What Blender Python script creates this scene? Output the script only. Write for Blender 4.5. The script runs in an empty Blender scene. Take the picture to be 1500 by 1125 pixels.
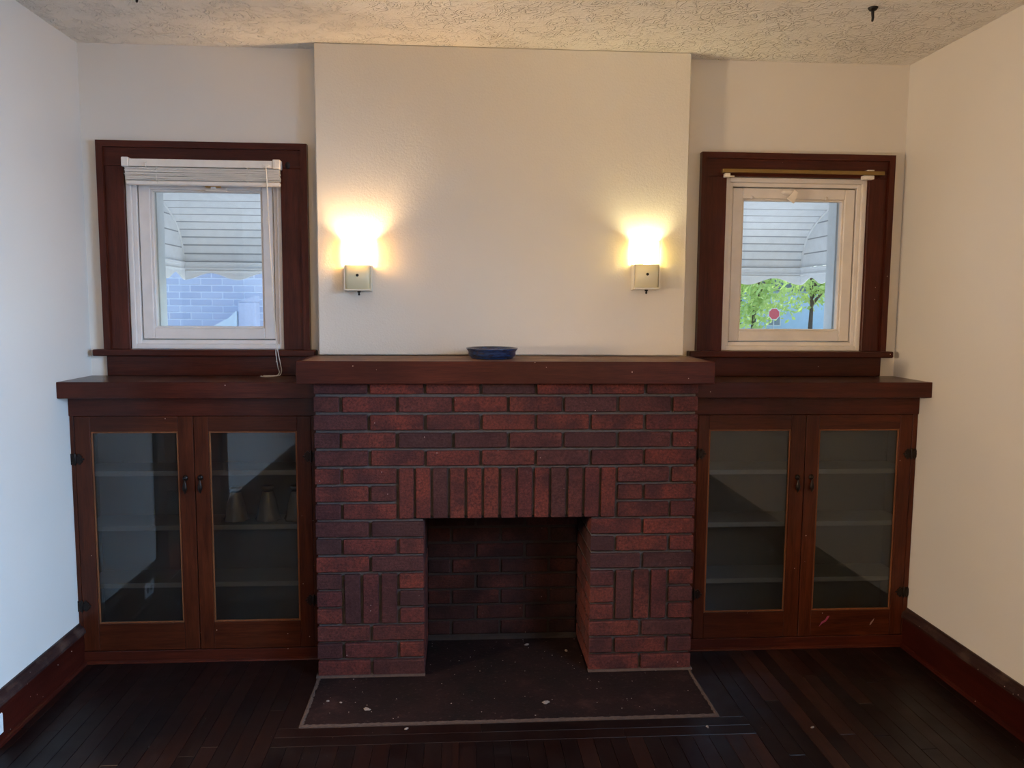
import bpy, bmesh, math, random
from mathutils import Vector, Matrix
random.seed(7)
S = bpy.context.scene
COL = S.collection
# ------------------------------------------------------------------ camera
CAM = Vector((-0.1933, -3.4478, 1.4751)); FPX = 1159.8; YAW, PITCH, ROLL = -0.0654, 0.0980, 0.0066
F = Vector((-math.sin(YAW)*math.cos(PITCH), math.cos(YAW)*math.cos(PITCH), -math.sin(PITCH)))
R0 = Vector((math.cos(YAW), math.sin(YAW), 0)); U0 = R0.cross(F)
RR = R0*math.cos(ROLL)+U0*math.sin(ROLL); UU = -R0*math.sin(ROLL)+U0*math.cos(ROLL)
cd = bpy.data.cameras.new('camera'); cd.sensor_width = 36; cd.lens = 36*FPX/1500; cd.clip_start = .02; cd.clip_end = 400
co = bpy.data.objects.new('camera', cd); COL.objects.link(co)
co.matrix_world = Matrix(((RR.x, UU.x, -F.x, CAM.x), (RR.y, UU.y, -F.y, CAM.y), (RR.z, UU.z, -F.z, CAM.z), (0, 0, 0, 1)))
S.camera = co
# ------------------------------------------------------------------ world, sun, daylight
w = bpy.data.worlds.new('world'); S.world = w; w.use_nodes = True
nt = w.node_tree; bg = nt.nodes['Background']
sky = nt.nodes.new('ShaderNodeTexSky'); sky.sky_type = 'NISHITA'; sky.sun_disc = False
sky.sun_elevation = math.radians(52); sky.sun_rotation = math.radians(20)
nt.links.new(sky.outputs[0], bg.inputs[0]); bg.inputs[1].default_value = 0.50
def light(name, kind, loc, **kw):
    d = bpy.data.lights.new(name, kind)
    for k, v in kw.items(): setattr(d, k, v)
    o = bpy.data.objects.new(name, d); COL.objects.link(o); o.location = loc
    return o
sun = light('sun', 'SUN', (3, 8, 12), energy=7.0, angle=.01, color=(1, .94, .84))
sun.rotation_euler = Vector((-.35, -.62, -.85)).to_track_quat('-Z', 'Y').to_euler()
dl = light('window_daylight', 'AREA', (1.90, -2.685, 1.50), energy=146, shape='RECTANGLE', size=1.2, size_y=1.42, spread=math.radians(118), color=(.375, .6375, 1.0))
dl.rotation_euler = Vector((-1, .12, -.62)).to_track_quat('-Z', 'Y').to_euler()
S.view_settings.view_transform = 'Standard'; S.view_settings.look = 'None'
S.view_settings.exposure = 0; S.view_settings.gamma = 1; S.view_settings.use_curve_mapping = False

# ------------------------------------------------------------------ helpers
def obj(name, me, mat, parent=None, loc=None):
    if isinstance(me, MB): me = me.mesh(name, mat)
    o = bpy.data.objects.new(name, me); COL.objects.link(o)
    if parent: o.parent = parent
    if loc is not None: o.location = loc
    return o
def empty(name, loc=(0, 0, 0), rz=0):
    o = bpy.data.objects.new(name, None); COL.objects.link(o); o.location = loc; o.rotation_euler.z = rz
    o.empty_display_size = .05
    return o
def tag(o, label=None, cat=None, group=None, kind=None):
    if label: o['label'] = label
    if cat: o['category'] = cat
    if group: o['group'] = group
    if kind: o['kind'] = kind
    return o
class MB:
    def __init__(s): s.v = []; s.f = []; s.smooth = set()
    def add(s, vs, fs, smooth=False):
        n = len(s.v); s.v += [tuple(v) for v in vs]
        for f in fs:
            if smooth: s.smooth.add(len(s.f))
            s.f.append(tuple(i+n for i in f))
        return s
    def box(s, x0, x1, y0, y1, z0, z1, c=0.0):
        """box with chamfered edges c"""
        if x1 < x0: x0, x1 = x1, x0
        if y1 < y0: y0, y1 = y1, y0
        if z1 < z0: z0, z1 = z1, z0
        if c <= 0:
            return s.add([(x0,y0,z0),(x1,y0,z0),(x1,y1,z0),(x0,y1,z0),(x0,y0,z1),(x1,y0,z1),(x1,y1,z1),(x0,y1,z1)],
                         [(0,3,2,1),(4,5,6,7),(0,1,5,4),(1,2,6,5),(2,3,7,6),(3,0,4,7)])
        c = min(c, (x1-x0)/2.01, (y1-y0)/2.01, (z1-z0)/2.01)
        vs = []; idx = {}
        for i, (X, dx) in enumerate(((x0, c), (x1, -c))):
            for j, (Y, dy) in enumerate(((y0, c), (y1, -c))):
                for k, (Z, dz) in enumerate(((z0, c), (z1, -c))):
                    for a in range(3):
                        p = [X+dx, Y+dy, Z+dz]; p[a] = (X, Y, Z)[a]
                        idx[i, j, k, a] = len(vs); vs.append(p)
        g = lambda i, j, k, a: idx[i, j, k, a]
        fs = []
        for i in (0, 1): fs.append([g(i,0,0,0), g(i,1,0,0), g(i,1,1,0), g(i,0,1,0)][::(1 if i else -1)])
        for j in (0, 1): fs.append([g(0,j,0,1), g(1,j,0,1), g(1,j,1,1), g(0,j,1,1)][::(-1 if j else 1)])
        for k in (0, 1): fs.append([g(0,0,k,2), g(1,0,k,2), g(1,1,k,2), g(0,1,k,2)][::(1 if k else -1)])
        for j in (0, 1):
            for k in (0, 1): fs.append([g(0,j,k,1), g(1,j,k,1), g(1,j,k,2), g(0,j,k,2)][::(1 if (j != k) else -1)] if True else 0)
        for i in (0, 1):
            for k in (0, 1): fs.append([g(i,0,k,0), g(i,1,k,0), g(i,1,k,2), g(i,0,k,2)][::(-1 if (i != k) else 1)])
        for i in (0, 1):
            for j in (0, 1): fs.append([g(i,j,0,0), g(i,j,1,0), g(i,j,1,1), g(i,j,0,1)][::(1 if (i != j) else -1)])
        for i in (0, 1):
            for j in (0, 1):
                for k in (0, 1): fs.append([g(i,j,k,0), g(i,j,k,1), g(i,j,k,2)])
        return s.add(vs, fs)
    def prism(s, pts, axis, a0, a1, smooth=False):
        """extrude a 2D outline along axis: 'x' pts=(y,z); 'y' pts=(x,z); 'z' pts=(x,y)"""
        def P(p, a): return {'x': (a, p[0], p[1]), 'y': (p[0], a, p[1]), 'z': (p[0], p[1], a)}[axis]
        n = len(pts)
        s.add([P(p, a0) for p in pts], [tuple(range(n))]); s.add([P(p, a1) for p in pts], [tuple(range(n))[::-1]])
        vs = [P(p, a0) for p in pts]+[P(p, a1) for p in pts]
        return s.add(vs, [(i, i+n, (i+1) % n+n, (i+1) % n) for i in range(n)], smooth)
    def lathe(s, prof, c=(0, 0, 0), n=20, axis='z', sx=1, sy=1, wob=None):
        vs = []
        for (r, h) in prof:
            for i in range(n):
                a = 2*math.pi*i/n; rr = r*(1+(wob(a, h) if wob else 0))
                u, v = rr*math.cos(a)*sx, rr*math.sin(a)*sy
                p = {'z': (u, v, h), 'y': (u, h, v), 'x': (h, u, v)}[axis]
                vs.append((p[0]+c[0], p[1]+c[1], p[2]+c[2]))
        fs = []
        for j in range(len(prof)-1):
            for i in range(n):
                q = (i+1) % n; fs.append((j*n+i, j*n+q, (j+1)*n+q, (j+1)*n+i))
        s.add(vs, fs, True)
        for j in (0, len(prof)-1):
            if prof[j][0] > 1e-5 and not (wob == 'open'): s.add(vs[j*n:(j+1)*n], [tuple(range(n))])
        return s
    def tube(s, pts, r, n=8):
        pts = [Vector(p) for p in pts]; vs = []; prev = None
        for i, p in enumerate(pts):
            t = (pts[min(i+1, len(pts)-1)]-pts[max(i-1, 0)]).normalized()
            a = prev if prev is not None else (Vector((0, 0, 1)) if abs(t.z) < .9 else Vector((1, 0, 0)))
            u = (a-t*a.dot(t)).normalized(); prev = u; v = t.cross(u)
            rr = r[i] if isinstance(r, (list, tuple)) else r
            for k in range(n):
                an = 2*math.pi*k/n; vs.append(p+u*rr*math.cos(an)+v*rr*math.sin(an))
        fs = [(i*n+k, i*n+(k+1) % n, (i+1)*n+(k+1) % n, (i+1)*n+k) for i in range(len(pts)-1) for k in range(n)]
        s.add(vs, fs, True); s.add(vs[:n], [tuple(range(n))[::-1]]); return s.add(vs[-n:], [tuple(range(n))])
    def mesh(s, name, mat):
        me = bpy.data.meshes.new(name); me.from_pydata(s.v, [], s.f); me.update()
        bm = bmesh.new(); bm.from_mesh(me); bmesh.ops.recalc_face_normals(bm, faces=bm.faces[:])
        bm.to_mesh(me); bm.free()
        for i in s.smooth: me.polygons[i].use_smooth = True
        if mat: me.materials.append(mat)
        return me
# photo measurements taken on the alcove wall plane, moved along their sight lines to depth y
def sx(x, y): return CAM.x+(x-CAM.x)*(y-CAM.y)/(0-CAM.y)
def sz(z, y): return CAM.z+(z-CAM.z)*(y-CAM.y)/(0-CAM.y)
def smooth_path(pts, n=6):
    P = [Vector(p) for p in pts]; out = []
    for i in range(len(P)-1):
        a, b, c, d = P[max(i-1, 0)], P[i], P[i+1], P[min(i+2, len(P)-1)]
        for k in range(n):
            t = k/n; out.append(.5*((2*b)+(c-a)*t+(2*a-5*b+4*c-d)*t*t+(3*b-a-3*c+d)*t**3))
    return out+[P[-1]]

# ------------------------------------------------------------------ materials
def mat(name):
    m = bpy.data.materials.new(name); m.use_nodes = True
    n = m.node_tree; return m, n, n.nodes['Principled BSDF']
def nd(n, typ, **kw):
    x = n.nodes.new(typ)
    for k, v in kw.items():
        if k in x.inputs: x.inputs[k].default_value = v
        else: setattr(x, k, v)
    return x
def ramp(n, fac, stops):
    r = nd(n, 'ShaderNodeValToRGB'); e = r.color_ramp.elements
    while len(e) < len(stops): e.new(.5)
    for el, (p, c) in zip(e, stops): el.position = p; el.color = (*c, 1) if len(c) == 3 else c
    n.links.new(fac, r.inputs[0]); return r.outputs[0]
def mix(n, fac, a, b, mode='MIX'):
    x = nd(n, 'ShaderNodeMix', data_type='RGBA', blend_type=mode)
    for sock, v in ((0, fac), (6, a), (7, b)):
        if isinstance(v, (int, float)): x.inputs[sock].default_value = v
        elif isinstance(v, tuple): x.inputs[sock].default_value = (*v, 1)
        else: n.links.new(v, x.inputs[sock])
    return x.outputs[2]
def pos(n, scale=(1, 1, 1), jitter=False):
    g = nd(n, 'ShaderNodeNewGeometry'); mp = nd(n, 'ShaderNodeMapping'); mp.inputs['Scale'].default_value = scale
    src = g.outputs['Position']
    if jitter:
        oi = nd(n, 'ShaderNodeObjectInfo'); mu = nd(n, 'ShaderNodeMath', operation='MULTIPLY'); mu.inputs[1].default_value = 37
        n.links.new(oi.outputs['Random'], mu.inputs[0]); ad = nd(n, 'ShaderNodeVectorMath', operation='ADD')
        n.links.new(src, ad.inputs[0]); n.links.new(mu.outputs[0], ad.inputs[1]); src = ad.outputs[0]
    n.links.new(src, mp.inputs[0]); return mp.outputs[0]
def noise(n, vec, scale, detail=3, rough=.55, dist=0):
    x = nd(n, 'ShaderNodeTexNoise'); x.inputs['Scale'].default_value = scale; x.inputs['Detail'].default_value = detail
    x.inputs['Roughness'].default_value = rough; x.inputs['Distortion'].default_value = dist
    n.links.new(vec, x.inputs['Vector']); return x.outputs['Fac']
def bump(n, b, h, strength, dist):
    x = nd(n, 'ShaderNodeBump'); x.inputs['Strength'].default_value = strength; x.inputs['Distance'].default_value = dist
    n.links.new(h, x.inputs['Height']); n.links.new(x.outputs[0], b.inputs['Normal'])
def specks(n, scale, size, keep):
    """sparse little paint flecks: mask 0/1"""
    v = nd(n, 'ShaderNodeTexVoronoi'); v.inputs['Scale'].default_value = scale; n.links.new(pos(n), v.inputs['Vector'])
    a = nd(n, 'ShaderNodeMath', operation='LESS_THAN'); a.inputs[1].default_value = size; n.links.new(v.outputs['Distance'], a.inputs[0])
    sp = nd(n, 'ShaderNodeSeparateColor'); n.links.new(v.outputs['Color'], sp.inputs[0])
    b = nd(n, 'ShaderNodeMath', operation='LESS_THAN'); b.inputs[1].default_value = keep; n.links.new(sp.outputs[0], b.inputs[0])
    c = nd(n, 'ShaderNodeMath', operation='MULTIPLY'); n.links.new(a.outputs[0], c.inputs[0]); n.links.new(b.outputs[0], c.inputs[1])
    return c.outputs[0]
def plain(name, col, rough=.5, metal=0, **kw):
    m, n, b = mat(name); b.inputs['Base Color'].default_value = (*col, 1); b.inputs['Roughness'].default_value = rough
    b.inputs['Metallic'].default_value = metal
    nv = noise(n, pos(n), kw.get('ns', 40)); c = mix(n, nv, tuple(x*.86 for x in col), tuple(min(1, x*1.1) for x in col))
    n.links.new(c, b.inputs['Base Color'])
    if kw.get('bump'): bump(n, b, nv, kw['bump'], .002)
    return m
def wood(name, dark, light_, grain, rough=.32, coat=.35, flecks=.05, peel=.25, wear=0):
    m, n, b = mat(name)
    sc = {'x': (1.2, 16, 16), 'y': (16, 1.2, 16), 'z': (16, 16, 1.2)}[grain]
    p = pos(n, sc, True); g = noise(n, p, 3.2, 5, .6, .6); f = noise(n, p, 14, 3, .6)
    big = noise(n, pos(n, (1, 1, 1)), 3.0, 2)
    c = ramp(n, g, [(.3, dark), (.72, light_)])
    c = mix(n, f, c, tuple(x*.55 for x in dark)) if False else mix(n, .25, c, ramp(n, f, [(.35, tuple(x*.5 for x in dark)), (.65, light_)]))
    c = mix(n, ramp(n, big, [(.35, (0, 0, 0)), (.7, (.55, .55, .55))]), c, tuple(x*.6 for x in dark))
    if wear:
        wn = noise(n, pos(n), 7, 5, .65); c = mix(n, ramp(n, wn, [(.5, (0, 0, 0)), (.68, (wear, wear, wear))]), c, (.33, .22, .16))
    if flecks: c = mix(n, specks(n, 45, .085, flecks), c, (.62, .5, .42))
    n.links.new(c, b.inputs['Base Color']); b.inputs['Roughness'].default_value = rough
    b.inputs['Coat Weight'].default_value = coat*.25; b.inputs['Coat Roughness'].default_value = .2; b.inputs['Specular IOR Level'].default_value = .16
    pe = noise(n, pos(n), 220, 2, .5); bump(n, b, pe, peel, .0012)
    return m
W_D, W_L = (.036, .0075, .0035), (.112, .027, .010)
M = {}
for ax in 'xyz':
    M['wood_'+ax] = wood('mahogany_'+ax, W_D, W_L, ax)
    M['trim_'+ax] = wood('dark_trim_'+ax, (.040, .0075, .0045), (.105, .022, .011), ax, .3, .5, .03)
M['mantel'] = wood('mantel_wood', (.034, .007, .005), (.095, .020, .011), 'x', .36, .4, .12, .35)
M['mantel_top'] = wood('worn_mantel_top', (.12, .055, .033), (.27, .15, .09), 'x', .55, .1, .1, .2, .5)
M['counter_top'] = wood('worn_counter', (.045, .018, .014), (.12, .055, .04), 'x', .3, .5, .06, .3, .25)
M['bead'] = wood('bead_wood', (.13, .045, .018), (.26, .10, .04), 'z', .35, .3, 0)

def paint(name, col, bscale, bstr, rough=.6):
    m, n, b = mat(name)
    a = noise(n, pos(n), 1.3, 3); c = mix(n, ramp(n, a, [(.35, (0, 0, 0)), (.7, (1, 1, 1))]), col, tuple(x*.955 for x in col))
    c = mix(n, specks(n, 9, .03, .06), c, tuple(x*.62 for x in col))
    n.links.new(c, b.inputs['Base Color']); b.inputs['Roughness'].default_value = rough
    bump(n, b, noise(n, pos(n), bscale, 3, .6), bstr, .003)
    return m
M['wall'] = paint('cream_wall_paint', (.73, .695, .635), 90, .10)
M['breast'] = paint('rolled_wall_paint', (.75, .715, .63), 130, .35)
# ceiling : stomped plaster
m, n, b = mat('stomped_ceiling')
a = noise(n, pos(n), 3, 3); n.links.new(mix(n, a, (.84, .80, .73), (.90, .86, .79)), b.inputs['Base Color']); b.inputs['Roughness'].default_value = .85
st = noise(n, pos(n, (1, 1, .2)), 21, 2, .5, 1.1); st = ramp(n, st, [(.43, (0, 0, 0)), (.485, (1, 1, 1)), (.515, (.9, .9, .9)), (.575, (.1, .1, .1))])
st = mix(n, ramp(n, noise(n, pos(n), 9, 2), [(.36, (0, 0, 0)), (.56, (1, 1, 1))]), (0.1, 0.1, 0.1), st)
fine = noise(n, pos(n), 75, 4, .7)
bump(n, b, mix(n, .35, st, fine), .85, .016); M['ceiling'] = m
M['hall'] = plain('dark_panelling', (.05, .028, .02), .6)
M['hall_floor'] = plain('black_runner', (.008, .006, .006), .95)
# brick
def brick_mat(name, cols, soot=0.0):
    m, n, b = mat(name); oi = nd(n, 'ShaderNodeObjectInfo')
    c = ramp(n, oi.outputs['Random'], [(i/(len(cols)-1) if len(cols) > 1 else 0, q) for i, q in enumerate(cols)])
    p = pos(n, (1, 1, 1), True); big = noise(n, p, 9, 3); fin = noise(n, p, 110, 4, .75)
    c = mix(n, ramp(n, big, [(.42, (0, 0, 0)), (.68, (.85, .85, .85))]), c, (.045, .018, .020))
    c = mix(n, ramp(n, fin, [(.35, (.8, .8, .8)), (.66, (0, 0, 0))]), c, (.028, .010, .011))
    c = mix(n, ramp(n, noise(n, p, 60, 4, .7), [(.62, (0, 0, 0)), (.80, (.25, .25, .25))]), c, (.24, .14, .13))
    if soot:
        so = noise(n, pos(n), 6, 3); c = mix(n, ramp(n, so, [(.3, (soot*.35,)*3), (.62, (soot,)*3)]), c, (.009, .004, .0035))
    c = mix(n, specks(n, 42, .07, .07), c, (.5, .4, .38))
    n.links.new(c, b.inputs['Base Color']); b.inputs['Roughness'].default_value = .85; b.inputs['Specular IOR Level'].default_value = .2
    gr = nd(n, 'ShaderNodeMix', data_type='FLOAT')
    bump(n, b, mix(n, .4, fin, noise(n, pos(n, (3, 1, 26), True), 9, 3)), .8, .006)
    return m
BC = [tuple(.78*q for q in c_) for c_ in [(.185, .050, .036), (.235, .056, .038), (.085, .040, .038), (.26, .058, .038), (.16, .042, .037), (.11, .046, .044), (.23, .050, .033), (.07, .038, .040)]]
M['brick'] = brick_mat('red_brick', BC)
M['fire_brick'] = brick_mat('sooty_brick', BC, .82)
def mortar(name, c0, c1, soot=0):
    m, n, b = mat(name); a = noise(n, pos(n), 60, 5, .7); c = mix(n, a, c0, c1)
    n.links.new(c, b.inputs['Base Color']); b.inputs['Roughness'].default_value = .95
    bump(n, b, noise(n, pos(n), 180, 4, .7), .7, .005); return m
M['mortar'] = mortar('grey_mortar', (.045, .038, .037), (.125, .108, .102))
M['soot_mortar'] = mortar('sooty_mortar', (.012, .008, .007), (.034, .022, .018))
# hearth cement
m, n, b = mat('stained_hearth')
a = noise(n, pos(n), 4, 5, .65); c = ramp(n, a, [(.3, (.003, .0012, .0012)), (.58, (.013, .0038, .0035)), (.76, (.040, .016, .013))])
c = mix(n, ramp(n, noise(n, pos(n), 55, 5, .75), [(.58, (0, 0, 0)), (.70, (.5, .5, .5))]), c, (.075, .038, .032))
c = mix(n, specks(n, 60, .11, .13), c, (.42, .36, .32)); c = mix(n, specks(n, 26, .07, .10), c, (.45, .38, .33))
n.links.new(c, b.inputs['Base Color']); b.inputs['Roughness'].default_value = .9; b.inputs['Specular IOR Level'].default_value = .2; bump(n, b, noise(n, pos(n), 70, 5, .7), .5, .004); M['hearth'] = m
M['hearth_edge'] = mortar('cement_edge', (.03, .017, .013), (.11, .068, .052))
# floor planks
m, n, b = mat('dark_floor_boards')
oi = nd(n, 'ShaderNodeObjectInfo'); p = pos(n, (22, 1.1, 1), True)
g = noise(n, p, 3.5, 5, .65, .8)
base = ramp(n, oi.outputs['Random'], [(0, (.0055, .002, .0018)), (.45, (.0085, .0028, .002)), (.75, (.015, .0045, .003)), (1, (.034, .011, .006))])
c = mix(n, ramp(n, g, [(.35, (.75,)*3), (.65, (0,)*3)]), base, (.006, .003, .003))
sc = noise(n, pos(n, (1, 1, 1)), 5, 5, .7); c = mix(n, ramp(n, sc, [(.58, (0,)*3), (.75, (.3,)*3)]), c, (.026, .013, .010))
c = mix(n, specks(n, 38, .05, .12), c, (.4, .33, .28))
n.links.new(c, b.inputs['Base Color'])
n.links.new(ramp(n, noise(n, pos(n), 7, 4), [(.3, (.3,)*3), (.7, (.52,)*3)]), b.inputs['Roughness'])
b.inputs['Specular IOR Level'].default_value = .3; bump(n, b, g, .22, .002); M['floor'] = m
M['subfloor'] = plain('subfloor', (.012, .007, .006), .9)
M['vinyl'] = plain('white_vinyl', (.76, .72, .68), .42, ns=14)
M['vinyl_out'] = plain('outside_white_vinyl', (.72, .78, .82), .42, ns=14)
M['blind'] = plain('ivory_blind', (.84, .78, .70), .4, ns=20)
M['cord'] = plain('blind_cord', (.78, .74, .66), .8)
M['brass'] = plain('aged_brass', (.26, .17, .06), .42, .85)
M['gold'] = plain('bright_brass', (.75, .42, .08), .3, .9)
M['bronze'] = plain('dark_bronze', (.022, .014, .011), .38, .7, bump=.3)
M['black'] = plain('black_iron', (.008, .007, .007), .45, .3)
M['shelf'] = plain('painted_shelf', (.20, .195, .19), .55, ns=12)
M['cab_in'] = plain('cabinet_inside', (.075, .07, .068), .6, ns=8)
M['outlet'] = plain('ivory_plastic', (.75, .76, .74), .35)
M['plug'] = plain('dark_hole', (.012, .007, .006), .7)
M['chip'] = plain('pale_chip', (.24, .20, .175), .9)
M['red_wax'] = plain('crayon_smear', (.28, .04, .10), .6)
M['white_smear'] = plain('scuff', (.30, .20, .17), .7)
# dish glaze
m, n, b = mat('blue_glaze'); a = noise(n, pos(n, (6, 6, 30)), 6, 3)
n.links.new(ramp(n, a, [(.35, (.008, .014, .035)), (.65, (.012, .035, .11))]), b.inputs['Base Color']); b.inputs['Roughness'].default_value = .22
b.inputs['Coat Weight'].default_value = .5; M['glaze'] = m
# glass
def glass(name, tint, ior=1.5, dust=.0, rough=.0):
    m = bpy.data.materials.new(name); m.use_nodes = True; n = m.node_tree; n.nodes.clear()
    out = nd(n, 'ShaderNodeOutputMaterial'); t = nd(n, 'ShaderNodeBsdfTransparent'); t.inputs[0].default_value = (*tint, 1)
    g = nd(n, 'ShaderNodeBsdfGlossy'); g.inputs['Roughness'].default_value = rough
    fr = nd(n, 'ShaderNodeFresnel'); fr.inputs[0].default_value = ior
    mx = nd(n, 'ShaderNodeMixShader'); n.links.new(fr.outputs[0], mx.inputs[0]); n.links.new(t.outputs[0], mx.inputs[1]); n.links.new(g.outputs[0], mx.inputs[2])
    last = mx.outputs[0]
    if dust:
        d = nd(n, 'ShaderNodeBsdfDiffuse'); d.inputs[0].default_value = (.5, .5, .5, 1); m2 = nd(n, 'ShaderNodeMixShader')
        a = noise(n, pos(n), 8, 5, .7); n.links.new(ramp(n, a, [(.35, (dust*.4,)*3), (.75, (dust,)*3)]), m2.inputs[0])
        n.links.new(last, m2.inputs[1]); n.links.new(d.outputs[0], m2.inputs[2]); last = m2.outputs[0]
    n.links.new(last, out.inputs[0]); return m
M['pane'] = glass('window_glass', (.93, .97, 1.0), 1.45, .03)
M['cab_glass'] = glass('old_door_glass', (.80, .84, .86), 1.5, .02)
# sconce
m = bpy.data.materials.new('milk_glass'); m.use_nodes = True; n = m.node_tree; n.nodes.clear()
out = nd(n, 'ShaderNodeOutputMaterial'); tr = nd(n, 'ShaderNodeBsdfTranslucent'); tr.inputs[0].default_value = (.95, .86, .55, 1)
df = nd(n, 'ShaderNodeBsdfDiffuse'); df.inputs[0].default_value = (.82, .76, .52, 1)
tp = nd(n, 'ShaderNodeBsdfTransparent'); tp.inputs[0].default_value = (1, .9, .65, 1)
m1 = nd(n, 'ShaderNodeMixShader'); m1.inputs[0].default_value = .75; n.links.new(df.outputs[0], m1.inputs[1]); n.links.new(tr.outputs[0], m1.inputs[2])
m2 = nd(n, 'ShaderNodeMixShader'); m2.inputs[0].default_value = .30; n.links.new(m1.outputs[0], m2.inputs[1]); n.links.new(tp.outputs[0], m2.inputs[2])
n.links.new(m2.outputs[0], out.inputs[0]); M['shade'] = m
M['cream_plate'] = plain('cream_plate', (.80, .74, .50), .35, ns=6)
M['porcelain'] = plain('cream_porcelain', (.78, .74, .62), .3, ns=6)
def emit(name, col, s):
    m = bpy.data.materials.new(name); m.use_nodes = True; n = m.node_tree; n.nodes.clear()
    e = nd(n, 'ShaderNodeEmission'); e.inputs[0].default_value = (*col, 1); e.inputs[1].default_value = s
    o = nd(n, 'ShaderNodeOutputMaterial'); n.links.new(e.outputs[0], o.inputs[0]); return m
M['bulb_bright'] = emit('bright_bulb', (1, .64, .32), 860)
M['bulb_dim'] = emit('yellow_bulb', (1, .86, .45), 310)
# frosted old lamp shades in the cabinet
m, n, b = mat('frosted_old_glass'); b.inputs['Base Color'].default_value = (.30, .26, .20, 1); b.inputs['Roughness'].default_value = .25
b.inputs['Transmission Weight'].default_value = .25; n.links.new(mix(n, noise(n, pos(n), 30), (.13, .11, .085), (.24, .20, .16)), b.inputs['Base Color']); M['old_glass'] = m
# outdoors
M['awning'] = plain('awning_aluminium', (.74, .78, .82), .5, ns=25)
M['awning_seam'] = plain('awning_seam', (.30, .34, .38), .6)
m, n, b = mat('sky_tinted_brick'); oi = nd(n, 'ShaderNodeObjectInfo')
n.links.new(ramp(n, oi.outputs['Random'], [(0, (.46, .50, .62)), (.5, (.52, .56, .67)), (1, (.58, .62, .72))]), b.inputs['Base Color']); b.inputs['Roughness'].default_value = .9; M['nbrick'] = m  # sky-blue shade and haze are tinted into the brick colour
M['nmortar'] = plain('neighbour_mortar', (.74, .78, .84), .95)
M['pier'] = plain('pale_pier', (.52, .57, .70), .95)
M['stucco'] = plain('pale_stucco', (.60, .72, .78), .95, ns=60, bump=.8)
M['concrete'] = plain('concrete', (.52, .51, .49), .9, ns=3)
M['grass'] = plain('lawn', (.10, .16, .05), .95, ns=4)
M['asphalt'] = plain('street_asphalt', (.30, .34, .38), .9, ns=2)
M['siding'] = plain('haze_blue_siding', (.55, .70, .85), .8, ns=2)  # distant blue haze is put into the siding colour, and the asphalt
M['roof'] = plain('grey_shingles', (.16, .19, .23), .9, ns=9)
M['bark'] = plain('bark', (.07, .05, .035), .95, bump=.8)
m, n, b = mat('leaf_green'); oi = noise(n, pos(n), 1.2, 3)
n.links.new(ramp(n, oi, [(.3, (.26, .40, .10)), (.7, (.56, .68, .24))]), b.inputs['Base Color']); b.inputs['Roughness'].default_value = .6
lt_ = nd(n, 'ShaderNodeBsdfTranslucent'); lt_.inputs[0].default_value = (.58, .74, .22, 1); ms = nd(n, 'ShaderNodeMixShader'); ms.inputs[0].default_value = .55
n.links.new(b.outputs[0], ms.inputs[1]); n.links.new(lt_.outputs[0], ms.inputs[2]); n.links.new(ms.outputs[0], n.nodes['Material Output'].inputs[0]); M['leaf'] = m
M['sign_red'] = plain('sign_red', (.55, .06, .07), .5); M['sign_white'] = plain('sign_white', (.8, .8, .8), .5); M['steel'] = plain('galvanised_steel', (.4, .42, .44), .4, .8)

# ------------------------------------------------------------------ room shell
XL, XR, YR, H = -1.75, 1.76, -5.0, 2.53
TH = .17
def struct(o): o['kind'] = 'structure'; return o
def wall_mesh(u0, u1, z0, z1, holes, to3d, th):
    """slab with rectangular holes; to3d(u, depth, z)"""
    us = sorted({u0, u1, *[h[0] for h in holes], *[h[1] for h in holes]}); zs = sorted({z0, z1, *[h[2] for h in holes], *[h[3] for h in holes]})
    mb = MB()
    inh = lambda u, z: any(h[0] < u < h[1] and h[2] < z < h[3] for h in holes)
    for i in range(len(us)-1):
        for j in range(len(zs)-1):
            if inh((us[i]+us[i+1])/2, (zs[j]+zs[j+1])/2): continue
            a, b_, c, d = us[i], us[i+1], zs[j], zs[j+1]
            for dep in (0, th): mb.add([to3d(a, dep, c), to3d(b_, dep, c), to3d(b_, dep, d), to3d(a, dep, d)], [(0, 1, 2, 3)])
    for (a, b_, c, d) in holes+[(u0, u1, z0, z1)]:
        for (p, q) in (((a, c), (b_, c)), ((b_, c), (b_, d)), ((b_, d), (a, d)), ((a, d), (a, c))):
            mb.add([to3d(p[0], 0, p[1]), to3d(q[0], 0, q[1]), to3d(q[0], th, q[1]), to3d(p[0], th, p[1])], [(0, 1, 2, 3)])
    me = mb.mesh('wall', None)
    bm = bmesh.new(); bm.from_mesh(me); bmesh.ops.remove_doubles(bm, verts=bm.verts[:], dist=1e-5); bmesh.ops.recalc_face_normals(bm, faces=bm.faces[:]); bm.to_mesh(me); bm.free()
    return me
def wall(name, mesh, m): mesh.materials.append(m); return struct(obj(name, mesh, None))
OPL = (-1.58, -.943, 1.285, 2.04); OPR = (.957, 1.594, 1.285, 2.04)     # window openings in the alcove wall
W3 = (-3.42, -1.95, .88, 2.12)                                          # the room's daylight window in the right wall
wall('wall_back', wall_mesh(XL-.17, XR+.17, -.6, H+.2, [OPL, OPR], lambda u, d, z: (u, d, z), TH), M['wall'])
wall('wall_right', wall_mesh(YR-.17, 0, -.6, H+.2, [W3], lambda u, d, z: (XR+d, u, z), TH), M['wall'])
DO = (-2.13, -1.14, 0, 2.04)
wall('wall_left', wall_mesh(YR-.17, 0, -.6, H+.2, [(DO[0], DO[1], DO[2]+.002, DO[3])], lambda u, d, z: (XL-d, u, z), TH), M['wall'])
wall('wall_rear', wall_mesh(XL, XR, -.6, H+.2, [], lambda u, d, z: (u, YR-d, z), TH), M['wall'])
struct(obj('ceiling', MB().box(XL, XR, YR, 0, H, H+.19), M['ceiling']))
BXL, BXR, YB = -.785, .768, -.0874
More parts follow.
